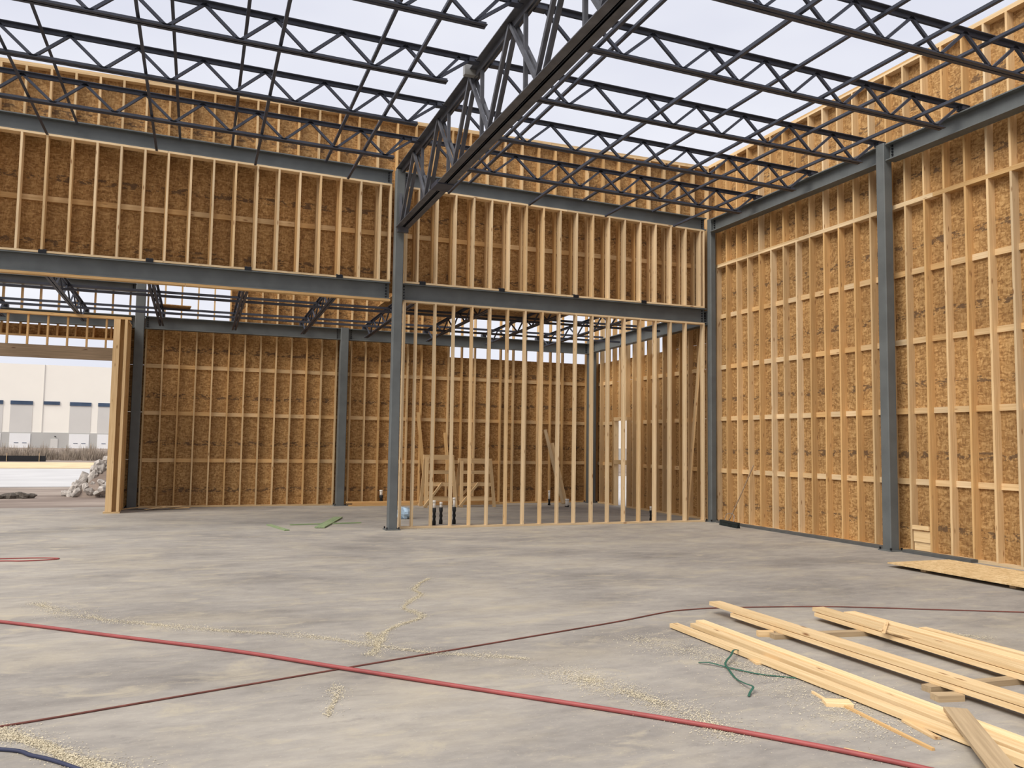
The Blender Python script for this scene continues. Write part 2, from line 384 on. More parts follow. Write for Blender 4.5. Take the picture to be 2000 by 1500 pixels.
q0, q1, q2, q3 = xb[5], xb[11], xb[17], xb[20]
for a, e in ((q0, q1), (q1, q2), (q2, q3)): pB(a, e, 4.88, 6.09); pB(a, e, 6.09, 6.38)

# ---- open framed wall left of the back wall (doorway side)
WL = thing('wall_left_opening', 'wood framed doorway side with header and short studs', 'wall', (-7.5, 4.9, 0), kind='structure')
for x0 in (-12.0,):
    board('top_plate', (x0, 4.92, 4.60), (-5.45, 4.92, 4.60), W6, T*1.6, M['stud_warm'], WL, (0, 1, 0))
    board('header', (x0, 4.92, 3.725), (-5.82, 4.92, 3.725), .29, W6, M['header_wood'], WL, (0, 0, 1))
x = -5.98
while x > -11.9:
    board('cripple_stud', (x, 4.92, 3.87), (x, 4.92, 4.57), W4, T, M['stud_warm'], WL, (0, 1, 0)); x -= S
for x0, x1 in ((-5.82, -5.68), ):
    for i in range(1): board('jamb_stud', ((x0+x1)/2, 4.87, T), ((x0+x1)/2, 4.87, 4.57), x1-x0, T, M['stud'], WL, (1, 0, 0))
board('jamb_stud', (-5.80, 4.96, T), (-5.80, 4.96, 4.57), W6, T, M['stud'], WL, (0, 1, 0))
board('jamb_stud', (-5.555, 4.92, T), (-5.555, 4.92, 4.57), W6, .06, M['stud'], WL, (0, 1, 0))
board('jamb_back', (-5.65, 5.0, T), (-5.65, 5.0, 4.57), .3, .02, M['stud_warm'], WL, (1, 0, 0))
board('sole_plate', (-5.86, 4.92, T/2), (-5.50, 4.92, T/2), W6, T, M['stud'], WL, (0, 1, 0))
for i in range(3):
    board('return_stud', (-5.60, 5.35+i*S, T), (-5.60, 5.35+i*S, 4.57), W6, T, M['stud_warm'], WL, (1, 0, 0))
board('return_plate', (-5.60, 5.0, T/2), (-5.60, 6.3, T/2), W6, T, M['stud_warm'], WL, (1, 0, 0))
board('return_plate', (-5.60, 5.0, 4.60), (-5.60, 6.3, 4.60), W6, T, M['stud_warm'], WL, (1, 0, 0))
for z0, z1 in ((.0, 2.44), (2.44, 4.6)): panel('osb_panel', (-5.676, 5.85, (z0+z1)/2), 1.6, z1-z0, 'Y', M['osb'], WL)
# outer line of the doorway, under and over the low beam
WLO = thing('wall_back_left', 'open parapet studs and strand board band over the left doorway', 'wall', (-8.5, 6.65, 4.2), kind='structure')
for a in range(3): panel('osb_panel', (-6.68-a*2.44, YO+.006, 4.42), 2.43, .27, 'X', M['osb'], WLO)
board('plate', (-12.6, YB+W6/2, 4.27), (-5.46, YB+W6/2, 4.27), W6, T, M['stud_warm'], WLO, (0, 1, 0))
x = -5.62
while x > -12.5:
    board('stud', (x, YB+W6/2, 4.29), (x, YB+W6/2, 5.55), W6, T, M['stud_warm'], WLO, (0, 1, 0)); x -= S
board('plate', (-12.6, YB+W6/2, 5.57), (-5.42, YB+W6/2, 5.57), W6, T, M['stud_warm'], WLO, (0, 1, 0))

# ---- divider: upper wall between the beams, parapet behind the top beam
WD = thing('wall_middle', 'upper stud wall between the two header beams with parapet above', 'wall', (0, .2, 5.05), kind='structure')
Z2 = 5.046
UB = lambda X: 7.092 + ROOF(X)          # underside of the top beam
OFF = -.115
sx = [OFF + S*i for i in range(-21, 0)] + [OFF + S*i for i in range(1, 19)]
for x in sx: board('stud', (x, W8/2, Z2+T), (x, W8/2, UB(x)-T), W8, T, (M['stud_pale'] if random.random() < .7 else M['stud']), WD, (0, 1, 0))
for x in (-.31, .04, 7.29): board('stud', (x, W8/2, Z2+T), (x, W8/2, UB(x)-T), W8, T, M['stud_pale'], WD, (0, 1, 0))
for x0, x1 in ((-8.65, -4.6), (-4.6, -.29), (.02, 3.7), (3.7, 7.31)):
    board('sole_plate', (x0, W8/2, Z2+T/2), (x1-.004, W8/2, Z2+T/2), W8, T, M['stud_pale'], WD, (0, 1, 0))
    board('top_plate', (x0, W8/2, UB(x0)-T/2), (x1-.004, W8/2, UB(x1)-T/2), W8, T, M['stud_pale'], WD, (0, 1, 0))
PF = .235; PO = PF+W6; PT = 8.60
px = [OFF - .03 + S*i for i in range(-22, 20)]
for x in px:
    if x < 7.7: board('parapet_stud', (x, PF+W6/2, 4.90), (x, PF+W6/2, PT-2*T), W6, T, studmat(), WD, (0, 1, 0))
for z in (PT-T/2, PT-1.5*T):
    for a in range(4): board('parapet_plate', (-9.2+a*4.2, PF+W6/2, z), (-9.2+(a+1)*4.2-.004, PF+W6/2, z), W6, T, M['stud'], WD, (0, 1, 0))
for i in range(len(px)-1):
    if px[i+1] < 7.7: board('blocking', (px[i]+T/2+.002, PO-T/2, 6.12), (px[i+1]-T/2-.002, PO-T/2, 6.12), .10, T, studmat(), WD, (0, 0, 1))
for r_ in range(3):
    z0 = 4.877+r_*1.2192; x = px[0] - (S*3 if r_ % 2 else 0)
    while x < 7.7:
        a, e = max(x, -9.2), min(x+2.4384, 7.72)
        if e-a > .1: panel('osb_panel', ((a+e)/2, PO+.006, z0+.6096), e-a-.004, 1.214, 'X', M['osb'], WD)
        x += 2.4384

# ---- open stud partition under the right header
WP = thing('wall_partition', 'open stud partition below the right header beam', 'wall', (3.6, .07, 0), kind='structure')
for i in range(1, 18):
    x = OFF + S*i; j = random.uniform(-.012, .012)
    board('stud', (x+j, W6/2, T), (x, W6/2, 4.652), W6, T, M['stud_pale'] if random.random() < .8 else M['stud'], WP, (0, 1, 0))
for x in (.04, 7.29): board('stud', (x, W6/2, T), (x, W6/2, 4.652), W6, T, M['stud_pale'], WP, (0, 1, 0))
for x0, x1 in ((0.02, 3.9), (3.9, 7.31)):
    board('sole_plate', (x0, W6/2, T/2), (x1-.004, W6/2, T/2), W6, T, M['stud_pale'], WP, (0, 1, 0))
    board('top_plate', (x0, W6/2, 4.671), (x1-.004, W6/2, 4.671), W6, T, M['stud_pale'], WP, (0, 1, 0))
for x0, x1 in ((-8.0, -4.2), (-4.2, -.27)):
    o = board('nailer', (x0, W6/2, 4.668), (x1-.004, W6/2, 4.668), W6, .044, M['stud_warm'])
    tag(o, 'wood nailer strip under the left header beam, ' + ('far left length' if x0 < -5 else 'length beside the center column'), 'nailer')
o = board('loose_stud', (6.93, .20, .02), (7.36, .20, 4.63), W4, T, M['stud'], None, (0, 1, 0)); tag(o, 'loose stud leaning inside the partition by the corner column', 'stud')

# ================================================================== STEEL FRAME
ST = M['steel']
column('steel_column', 'grey square steel column in the center carrying the girder truss', -.25, -.07, -.23, -.05, 7.36, ST)
column('steel_column', 'grey steel corner column where header meets the right wall', 7.41, 7.55, -.11, .05, 7.20, ST, None, .03)
column('steel_column', 'grey wide-flange column standing against the tall right wall', 7.34, 7.53, -5.53, -5.34, 7.19, ST, None, .05)
column('steel_column', 'dark steel column beside the left doorway jamb', -5.47, -5.25, 6.28, 6.52, 5.75, ST)
column('steel_column', 'dark steel column against the shaded back wall, left of center', -.27, -.05, 6.28, 6.52, 4.90, ST)
column('steel_column', 'dark steel column in the back room corner seen through the partition', 7.36, 7.58, 6.26, 6.50, 5.0, ST)
column('steel_column', 'grey steel column at the far left end of the header', -8.28, -8.06, -.27, -.03, 7.5, ST)
BW = .22
ubz = lambda X: 7.092+ROOF(X)
def header(x0, x1, which, lab):
    if which == 'u': beam('steel_beam', lab, (x0, .11, ubz(x0)), (x1, .11, ubz(x1)), BW, .30, ST)
    else: beam('steel_beam', lab, (x0, .11, 4.692), (x1, .11, 4.692), BW, .345, ST)
header(-8.05, -.28, 'u', 'sloping top header beam left of the center column')
header(-.04, 7.36, 'u', 'sloping top header beam between center column and corner column')
header(-8.05, -.28, 'l', 'lower header beam spanning the open bay left of the center column')
header(-.04, 7.36, 'l', 'lower header beam above the open stud partition')
beam('steel_beam', 'right eave beam between corner column and wall column', (7.48, -.12, 6.863), (7.48, -5.33, 6.863), BW, .31, ST)
beam('steel_beam', 'right eave beam on the camera side of the wall column', (7.48, -5.54, 6.863), (7.48, -13.2, 6.863), BW, .31, ST)
beam('steel_beam', 'back room beam from doorway column to back wall column', (-5.24, 6.41, 4.566), (-.28, 6.41, 4.566), .2, .32, ST)
beam('steel_beam', 'back room beam from back wall column to far corner', (-.04, 6.41, 4.566), (7.35, 6.41, 4.566), .2, .32, ST)
beam('steel_beam', 'low back beam over the left doorway', (-12.4, 6.41, 4.566), (-5.48, 6.41, 4.566), .2, .32, ST)
beam('steel_beam', 'high back beam over the left doorway', (-12.4, 6.41, 5.50), (-5.48, 6.41, 5.50), .2, .22, ST)
beam('steel_beam', 'side beam of the back room along the right wall', (7.46, .12, 4.66), (7.46, 6.24, 4.60), .2, .34, ST)
beam('steel_beam', 'left eave beam at the far end of the roof joists', (-8.17, -.3, 7.10), (-8.17, -13.2, 7.10), BW, .31, ST)

def angle_pair(mb, a, b_, leg, gap, t_=.007, flip=1, side=(0, 1, 0)):
    """two back-to-back angles from a to b_; horizontal legs at a's height, vertical legs rising (flip 1) or hanging (-1)"""
    a, b_ = Vector(a), Vector(b_); s = Vector(side)
    for sg in (-1, 1):
        mb.bar(a + s*sg*(gap/2+leg/2) + Vector((0, 0, flip*t_/2)), b_ + s*sg*(gap/2+leg/2) + Vector((0, 0, flip*t_/2)), leg, t_)
        mb.bar(a + s*sg*(gap/2+t_/2) + Vector((0, 0, flip*leg/2)), b_ + s*sg*(gap/2+t_/2) + Vector((0, 0, flip*leg/2)), t_, leg)
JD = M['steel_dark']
def joist_x(name, label, group, Y, top, bot, bnodes, tnodes, ends, zt=7.45, zb=6.995):
    """open web joist running along X (follows the roof slope)"""
    root = thing(name, label, 'roof joist', (0, Y, 0), group); tz = lambda X: zt+ROOF(X); bz = lambda X: zb+ROOF(X)
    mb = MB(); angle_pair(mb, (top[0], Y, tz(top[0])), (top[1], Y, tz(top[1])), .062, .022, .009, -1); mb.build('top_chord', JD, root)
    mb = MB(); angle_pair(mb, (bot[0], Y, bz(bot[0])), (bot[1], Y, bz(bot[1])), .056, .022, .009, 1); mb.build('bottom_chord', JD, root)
    pts = sorted([(x, 0) for x in bnodes] + [(x, 1) for x in tnodes])
    segs = [(pts[i], pts[i+1]) for i in range(len(pts)-1)] + ends
    for (xa, ka), (xb_, kb) in segs:
        za = tz(xa)-.03 if ka else bz(xa)+.02; zb_ = tz(xb_)-.03 if kb else bz(xb_)+.02
        MB().bar((xa, Y, za), (xb_, Y, zb_), .040, .040).build('web_bar', JD, root)
    for xe in top:
        sgn = 1 if xe == top[1] else -1
        MB().box(xe-sgn*.16, xe, Y-.06, Y+.06, tz(xe)-.075, tz(xe)-.008).build('bearing_seat', JD, root)
    return root
GR, GLf = 'roof joists right of the girder', 'roof joists left of the girder'
JY = [-1.80, -3.553, -5.306, -7.06, -8.813, -10.566, -12.32]
order = ['nearest the far stud wall', 'second from the far stud wall', 'third from the far wall, at the wall column', 'fourth from the far stud wall',
         'fifth from the far stud wall', 'sixth from the far stud wall', 'seventh from the far stud wall']
order_l = [q.replace(', at the wall column', '') for q in order]
bn = [6.87-.93*k for k in range(7)]; tn = [6.405-.93*k for k in range(7)]
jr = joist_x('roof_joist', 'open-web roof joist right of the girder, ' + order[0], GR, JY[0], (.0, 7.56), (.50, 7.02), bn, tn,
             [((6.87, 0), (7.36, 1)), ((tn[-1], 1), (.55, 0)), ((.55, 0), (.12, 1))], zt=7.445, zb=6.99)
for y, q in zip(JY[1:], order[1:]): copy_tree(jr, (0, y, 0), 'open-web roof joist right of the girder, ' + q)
bl = [-.83-.907*k for k in range(8)]; tl = [-1.285-.907*k for k in range(7)]
jl = joist_x('roof_joist', 'open-web roof joist left of the girder, ' + order_l[0], GLf, JY[0], (-8.2, -.18), (-7.6, -.66), bl, tl,
             [((-.83, 0), (-.48, 1)), ((-.83, 0), (-.30, 1)), ((bl[-1], 0), (-7.9, 1))], zt=7.445, zb=6.99)
for y, q in zip(JY[1:], order_l[1:]): copy_tree(jl, (0, y, 0), 'open-web roof joist left of the girder, ' + q)

# ---- deep girder truss
GS = M['girder_steel']
G = thing('girder_truss', 'deep grey steel girder truss running from the center column overhead', 'truss', (-.12, -7, 6.1)); gx = -.12
mb = MB(); angle_pair(mb, (gx, -.10, 7.40), (gx, -15, 7.40), .11, .03, .014, -1, (1, 0, 0)); mb.build('top_chord', GS, G)
mb = MB(); angle_pair(mb, (gx, -.27, 6.12), (gx, -15, 6.12), .125, .03, .014, 1, (1, 0, 0)); mb.build('bottom_chord', GS, G)
gt = [-1.3, -3.05, -4.85, -6.6, -8.35, -10.1, -11.85, -13.6]; gb = [-.34, -2.25, -4.05, -5.75, -7.55, -9.3, -11.05, -12.8, -14.5]
for i in range(len(gt)):
    for s in (-1, 1):
        MB().bar((gx+s*.045, gb[i], 6.20), (gx+s*.045, gt[i], 7.36), .06, .055, (1, 0, 0)).build('web_angle', GS, G)
        MB().bar((gx+s*.040, gt[i], 7.36), (gx+s*.040, gb[i+1], 6.20), .05, .045, (1, 0, 0)).build('web_angle', GS, G)
for s in (-1, 1): MB().bar((gx+s*.045, -.33, 6.2), (gx+s*.045, -.10, 7.36), .06, .055, (1, 0, 0)).build('web_angle', GS, G)
for y in JY:
    MB().bar((gx, y, 7.36), (gx, y-.02, 6.2), .05, .05, (1, 0, 0)).build('web_vertical', GS, G)
    MB().box(gx-.14, gx+.14, y-.09, y+.09, 7.40, 7.412).build('joist_plate', GS, G)
MB().box(gx-.20, gx+.02, -5.08, -4.98, 7.30, 7.47).build('gusset_plate', M['chrome'], G)
MB().box(gx-.11, gx+.11, -.36, -.26, 6.02, 6.13).build('column_bracket', GS, G)
MB().box(gx-.15, gx+.15, -3.45, -3.05, 6.10, 6.18).build('splice_plate', M['steel_dark'], G)

# ---- bridging rods along Y
ordn = ['first', 'second', 'third', 'fourth', 'fifth']
def rods(xs, level, side):
    for k, x in enumerate(xs):
        z = (7.06 if level == 'bottom' else 7.335) + ROOF(x)
        r_ = MB(); r_.bar((x, -.01, z), (x, -13, z), .045, .007); r_.bar((x-.019, -.01, z+.021), (x-.019, -13, z+.021), .007, .045)
        o = r_.build('bridging_angle', JD, None, (x, -6, z))
        tag(o, f'thin steel bridging angle on the {level} chords, {ordn[k]} {side} of the girder', 'bridging', 'roof bridging angles')
rods([-1.21, -3.02, -4.80, -6.62], 'bottom', 'left'); rods([-1.66, -3.46, -4.40, -6.15], 'top', 'left')
rods([.92, 2.77, 4.65, 6.45], 'bottom', 'right'); rods([1.38, 3.09, 4.08, 5.88], 'top', 'right')

# ---- low roof joists of the back room (along Y)
def joist_y(X, label):
    root = thing('low_roof_joist', label, 'roof joist', (X, 3.2, 4.6), 'low roof joists of the back room'); tz = lambda y: 5.115-.022*y; bz = lambda y: 4.755-.020*y
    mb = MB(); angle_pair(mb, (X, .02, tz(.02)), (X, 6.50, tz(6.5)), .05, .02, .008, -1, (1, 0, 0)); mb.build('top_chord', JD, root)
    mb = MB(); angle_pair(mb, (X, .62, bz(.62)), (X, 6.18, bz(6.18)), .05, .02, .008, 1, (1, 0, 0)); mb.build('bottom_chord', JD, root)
    q = [.1, .62] + [.62+.5*k for k in range(1, 12)] + [6.4]; lev = [1, 0] + [k % 2 for k in range(1, 12)] + [1]
    for i in range(len(q)-1):
        a = (X, q[i], tz(q[i])-.03 if lev[i] else bz(q[i])+.02); e = (X, q[i+1], tz(q[i+1])-.03 if lev[i+1] else bz(q[i+1])+.02)
        MB().bar(a, e, .03, .03, (1, 0, 0)).build('web_bar', JD, root)
    MB().box(X-.065, X+.065, -.012, .12, 5.038, 5.10).build('bearing_seat', M['bolt'], root)
    MB().box(X-.06, X+.06, 6.33, 6.5, 4.89, 4.965).build('bearing_seat', JD, root)
    return root
lx = [-8.36, -6.60, -4.836, -3.08, -1.32, .40, 2.16, 3.93, 5.66]
labs = ['at the far left, past the doorway', 'over the left doorway', 'just right of the doorway column', 'second right of the doorway column', 'third right of the doorway column',
        'just right of the center column', 'second right of the center column', 'third right of the center column', 'nearest the right wall']
for x, q in zip(lx, labs): joist_y(x, 'dark low-roof joist behind the header, ' + q)
for y, z, q in ((2.05, 4.745, 'nearest the header'), (3.1, 5.0, 'second from the header'), (4.25, 4.70, 'third from the header'), (5.3, 4.955, 'nearest the back beam')):
    o = MB().bar((-12, y, z), (7.3, y, z), .06, .05).build('low_bridging_angle', JD, None, (-2, y, z)); tag(o, 'dark bridging angle crossing the low roof joists, ' + q, 'bridging', 'low roof bridging angles')
for k in range(4):
    x0 = .25+k*1.23
    o = panel('roof_deck_sheet', (x0+.61, 2.6, 5.165), 4.4, .02, 'Y', M['osb'], None, 1.22)
    tag(o, f'strand board deck sheet lying on the low roof joists, {ordn[k]} right of center column', 'deck sheet', 'deck sheets on the low roof')

# ================================================================== THINGS ON THE FLOOR
# ---- lumber piles (boards lie along the right wall direction)
def pboard(x0, x1, z0, z1, y0, y1, lab, grp, m='pile', skew=0.0):
    o = board('lumber_board', ((x0+x1)/2, y0, (z0+z1)/2), ((x0+x1)/2+skew, y1, (z0+z1)/2), x1-x0, z1-z0, M[m], None, (1, 0, 0))
    tag(o, lab, 'lumber', grp)
pg = 'long pine boards piled on the floor'
pboard(.43, .52, .012, .050, -9.66, -14.4, 'long pine board at the left edge of the front lumber row', pg)
pboard(.61, .70, .020, .058, -9.74, -14.4, 'middle pine board of the front lumber row', pg, 'pile', -.085)
pboard(.71, .80, .030, .068, -9.68, -14.4, 'rear pine board of the front lumber row', pg, 'pile', -.085)
pboard(1.20, 1.335, .045, .083, -9.55, -14.4, 'lower board of the two-high stack in the middle of the lumber', pg)
pboard(1.215, 1.35, .089, .127, -9.16, -14.0, 'upper board of the two-high stack in the middle of the lumber', pg, 'pile', -.02)
pboard(2.05, 2.185, .045, .083, -9.78, -14.4, 'lower front board of the rear lumber stack', pg, 'pile', -.25)
pboard(2.06, 2.195, .089, .127, -9.74, -14.4, 'upper front board of the rear lumber stack', pg, 'pile', -.23)
pboard(2.195, 2.33, .045, .083, -9.90, -14.4, 'lower middle board of the rear lumber stack', pg, 'pile', -.11)
pboard(2.205, 2.34, .089, .127, -10.02, -14.4, 'upper middle board of the rear lumber stack', pg, 'pile', -.09)
pboard(2.35, 2.485, .045, .083, -10.20, -14.4, 'rear board of the rear lumber stack', pg)
pboard(2.35, 2.44, .089, .127, -10.80, -14.4, 'short narrow board on the back of the rear lumber stack', pg)
def dun(a, b_, w_, h_, lab, m='dull_wood'):
    o = board('dunnage_block', a, b_, w_, h_, M[m], None, (0, 1, 0)); tag(o, lab, 'wood block', 'dunnage under the lumber')
dun((1.12, -10.30, .022), (2.55, -10.52, .022), .09, .044, 'dull cross timber under the lumber stacks, far end')
dun((1.12, -12.02, .022), (2.75, -12.10, .022), .09, .044, 'dull cross timber under the lumber stacks, near end')
dun((1.00, -12.20, .022), (1.20, -12.24, .022), .09, .044, 'short dull block in front of the middle stack')
dun((1.05, -10.18, .024), (1.19, -10.22, .024), .06, .048, 'small pale block beside the middle stack, far end', 'stud')
o = board('cross_plank', (.74, -12.60, .085), (.10, -13.47, .078), .14, .022, M['dull_wood'], None, (1, -.7, 0)); tag(o, 'grey-brown plank lying across the front lumber row', 'plank')
def scrap(a, b_, w_, h_, lab, m='pile', wd=(1, 0, 0)):
    o = board('wood_scrap', a, b_, w_, h_, M[m], None, wd); tag(o, lab, 'wood scrap', 'wood offcuts by the lumber')
scrap((.42, -10.93, .008), (.60, -10.98, .008), .2, .015, 'pale wedge offcut tucked under the front lumber row', 'stud', (0, 1, 0))
scrap((.20, -12.02, .012), (.36, -12.10, .012), .12, .024, 'small square offcut block in front of the lumber', 'pile', (0, 1, 0))
scrap((.30, -11.79, .008), (.25, -12.0, .008), .018, .015, 'short thin stick behind the square offcut', 'stud')
scrap((.29, -12.10, .008), (.19, -12.93, .008), .022, .016, 'long thin stick running forward from the square offcut', 'stud_warm')
scrap((.44, -12.48, .008), (.37, -12.80, .008), .045, .014, 'flat sliver beside the front lumber row', 'stud')
scrap((1.84, -10.90, .136), (2.20, -10.58, .139), .03, .012, 'short stick crossing the rear lumber stack', 'stud')
scrap((1.95, -10.75, .126), (2.06, -11.35, .10), .03, .01, 'split sliver lying along the rear lumber stack', 'pile')
scrap((1.55, -11.35, .008), (1.62, -11.95, .008), .02, .014, 'thin grey stick between the lumber stacks', 'dull_wood')
o = board('wood_strip', (-.30, -12.75, .006), (.05, -13.35, .006), .03, .01, M['stud'], None, (1, 0, 0)); tag(o, 'pale thin strip lying against the red hose', 'wood strip')
# ---- strand board sheet on blocks
o = panel('osb_sheet', (6.44, -8.18, .058), 2.44, .018, 'Y', M['osb_pale'], None, 1.22); tag(o, 'pale strand board sheet lying flat by the right wall', 'board sheet')
for k, (x, y) in enumerate(((6.0, -7.5), (6.0, -8.9), (6.9, -8.2))):
    o = board('spacer_block', (x-.05, y, .024), (x+.05, y, .024), .09, .048, M['stud'], None, (0, 1, 0)); tag(o, ('pale block under the far left corner of the sheet', 'pale block under the near left corner of the sheet', 'pale block under the wall side of the sheet')[k], 'wood block')
# ---- dark sill angle along the right wall
o = MB().box(7.46, 7.615, -5.25, -.2, 0, .05).build('sill_angle', M['sill'], None, (7.5, -2.7, 0)); tag(o, 'dark sill strip at the wall foot between corner and wall column', 'sill')
o = MB().box(7.46, 7.615, -7.0, -5.66, 0, .05).build('sill_angle', M['sill'], None, (7.5, -6.3, 0)); tag(o, 'dark sill strip at the wall foot right of the wall column', 'sill')
# ---- scrap boards nailed low between studs of right wall
t_ = thing('stud_bay_patch', 'pale boards patched low between two studs, right of the wall column', 'board patch', (7.62, -5.92, .05))
for z0, z1, dx in ((.05, .19, .02), (.195, .375, .0), (.40, .47, -.03)):
    board('patch_board', (7.64+dx, -5.75, (z0+z1)/2), (7.64+dx, -6.09, (z0+z1)/2), z1-z0, .03, M['pile'], t_, (0, 0, 1))
# ---- push broom
b_ = thing('push_broom', 'push broom with dark bristle head leaning on the right wall', 'broom', (7.2, -1.1, 0))
MB().bar((7.24, -.72, .10), (7.13, -1.52, .10), .07, .04).build('head_block', M['bristle'], b_)
mbr = MB()
for i in range(60):
    u = i/59; c_ = Vector((7.24, -.72, .085)).lerp(Vector((7.13, -1.52, .085)), u)
    for s in (-1, 0, 1): mbr.bar(c_+Vector((s*.022, 0, 0)), c_+Vector((s*.035+random.uniform(-.01, .01), random.uniform(-.008, .008), -.083)), .010, .012)
tag(mbr.build('bristles', M['bristle'], b_), kind='stuff')
hd = tube('handle', [(7.20, -1.08, .13), (7.40, -1.25, .72), (7.60, -1.43, 1.36)], .013, M['handle'], b_)
tube('brace_wire', [(7.21, -.90, .12), (7.22, -.95, .25), (7.225, -1.10, .29), (7.21, -1.25, .25), (7.16, -1.30, .12)], .006, M['chrome'], b_)
# ---- hoses and cords
o = tube('air_hose', [(-7.2, -6.25, .016), (-5.537, -7.60, .016), (-4.458, -8.56, .016), (-3.512, -9.40, .016), (-2.799, -10.16, .020), (-2.051, -10.92, .016), (-1.158, -11.84, .016), (-.604, -12.47, .016), (-.142, -13.10, .016), (.3, -13.9, .016)], .0155, M['hose']); tag(o, 'thick red air hose crossing the floor in front', 'hose')
o = tube('extension_cord', [(-6.3, -11.2, .007), (-4.917, -10.83, .007), (-4.079, -10.57, .007), (-2.799, -10.165, .006), (-1.18, -9.66, .007), (.047, -9.27, .007), (.7, -9.02, .007), (1.01, -8.945, .007), (1.574, -8.965, .007), (2.604, -9.211, .007), (3.2, -9.46, .007), (3.608, -9.66, .007), (4.572, -10.12, .007), (6.0, -10.8, .007)], .0068, M['cord']); tag(o, 'thin brown-red cord running across the floor under the hose', 'cord')
o = tube('red_cord', [(-8.0, -2.75, .008), (-6.9, -2.83, .008), (-6.44, -2.90, .008), (-5.99, -2.93, .008), (-5.68, -3.05, .008), (-5.75, -3.17, .008), (-6.1, -3.22, .008), (-6.5, -3.13, .008), (-8, -3.0, .008)], .009, M['hose']); tag(o, 'red cord looped on the floor at the far left', 'cord')
o = tube('dark_cord', [(-5.6, -10.95, .012), (-4.834, -11.26, .012), (-4.65, -11.42, .012), (-4.50, -11.57, .012), (-4.2, -11.95, .012)], .011, M['navy']); tag(o, 'dark blue cord in the sawdust at the front left corner', 'cord')
o = tube('strapping_band', [(-.03, -10.85, .01), (.03, -10.92, .02), (.103, -11.05, .012), (.225, -11.27, .008), (.35, -11.38, .006), (.51, -11.51, .006), (.58, -11.6, .006)], .010, M['strap'], flat=.35); tag(o, 'straight green strapping band by the front lumber row', 'strap')
o = tube('strapping_band', [(.53, -10.71, .02), (.38, -10.76, .06), (.266, -10.87, .05), (.12, -11.0, .03), (.064, -11.13, .012), (-.02, -11.33, .01), (-.08, -11.52, .03), (-.098, -11.64, .04), (-.15, -11.68, .02), (-.202, -11.73, .008)], .009, M['strap'], flat=.35); tag(o, 'curled green strapping band with a bent end', 'strap')
# ---- green boards on the floor behind, left of center column
for (a, e, wd, lab) in (((-1.50, .44, .02), (-.78, 2.65, .02), .20, 'wide green-edged board pointing toward the back wall'), ((-2.42, 1.30, .012), (-2.17, .10, .012), .10, 'small pale green board left of the green-edged board'), ((-2.0, 1.2, .012), (-.5, 1.35, .012), .08, 'thin tan board lying under the green-edged board')):
    o = board('floor_board', a, e, wd, .022, M['green_wood'], None, (1, -.3, 0) if abs(a[0]-e[0]) < 1 else (0, 1, 0)); tag(o, lab, 'board')
# ---- plumbing stubs
def stub(x, y, h1, h2, lab, r_=.04):
    t_ = thing('pipe_stub', lab, 'pipe', (x, y, 0), 'plumbing stubs in the back room')
    tube('sleeve', [(x, y, 0), (x+.004, y, h1*.5), (x, y, h1)], r_, M['black'], t_, 10, 2); tube('pipe', [(x, y, h1*.9), (x, y, h2)], r_*.72, M['white_pipe'], t_, 10, 1)
    tube('coupling', [(x, y, h2-.05), (x, y, h2+.004)], r_*.85, M['white_pipe'], t_, 10, 1)
stub(.92, .60, .365, .52, 'black-sleeved white pipe stub, leftmost of three behind the partition')
stub(1.12, .78, .36, .47, 'black-sleeved white pipe stub, middle of three behind the partition')
stub(1.40, .72, .37, .57, 'black-sleeved white pipe stub, rightmost of three behind the partition')
stub(.98, 6.35, .28, .42, 'dark pipe stub by the back wall just left of the center column', .055)
stub(5.75, 5.60, .18, .42, 'slim white pipe stub near the back corner')
stub(6.0, 4.9, .03, .22, 'short wide white pipe stub near the back corner', .07)
stub(6.17, .55, .24, .33, 'short black pipe stub at the right end of the partition', .03)
# ---- crumpled blue bag
v = []; f = []
for i in range(9):
    for j in range(14):
        a = 2*math.pi*j/14; ph = math.pi*i/8; d = Vector((math.sin(ph)*math.cos(a), math.sin(ph)*math.sin(a), math.cos(ph)))
        r_ = .5+.22*mnoise.noise(d*2.7)+.10*mnoise.noise(d*7); v.append((d.x*.34*r_*1.1, d.y*.3*r_, .02+max(0, d.z*.28*r_+.11)))
for i in range(8):
    for j in range(14): f.append((i*14+j, (i+1)*14+j, (i+1)*14+(j+1) % 14, i*14+(j+1) % 14))
o = link('plastic_bag', me(v, f), M['bag'], None, (.66, 2.2, -.015)); tag(o, 'crumpled pale blue plastic bag behind the center column', 'bag')
# ---- wooden bench frames in the back room
def bench(x0, x1, y, h, lab):
    t_ = thing('trestle_frame', lab, 'trestle', ((x0+x1)/2, y, 0), 'site-built wooden trestles'); m_ = M['stud']
    for s in (-1, 1):
        for xe, d in ((x0, -1), (x1, 1)): board('leg', (xe+d*.06, y+s*.30, 0), (xe, y+s*.08, h), W4, T, m_, t_, (1, 0, 0))
        for z in (.22, .62, .95): 
            yy = y+s*(.30-.22*z/h)
            board('rail', (x0, yy, z), (x1, yy, z), W4, T, m_, t_, (0, 0, 1))
        yy = y+s*.32
        board('brace', (x0-.12, yy, .02), (x0+.42*(x1-x0)+.1, y+s*.22, .66), W4*.7, T, m_, t_, (0, 0, 1))
    board('top_beam', (x0-.08, y, h), (x1+.06, y, h), .13, W4, m_, t_, (0, 0, 1))
bench(2.04, 2.76, 5.55, 1.36, 'left wooden trestle frame seen through the partition')
bench(3.02, 3.86, 5.50, 1.27, 'right wooden trestle frame seen through the partition')
def lean(a, e, w_, lab, m='stud_warm'):
    o = board('leaning_board', a, e, w_, T, M[m], None, (1, 0, 0)); tag(o, lab, 'board')
lean((2.22, 6.10, .02), (2.02, 6.50, 2.62), .089, 'thin board leaning on the back wall behind the left trestle')
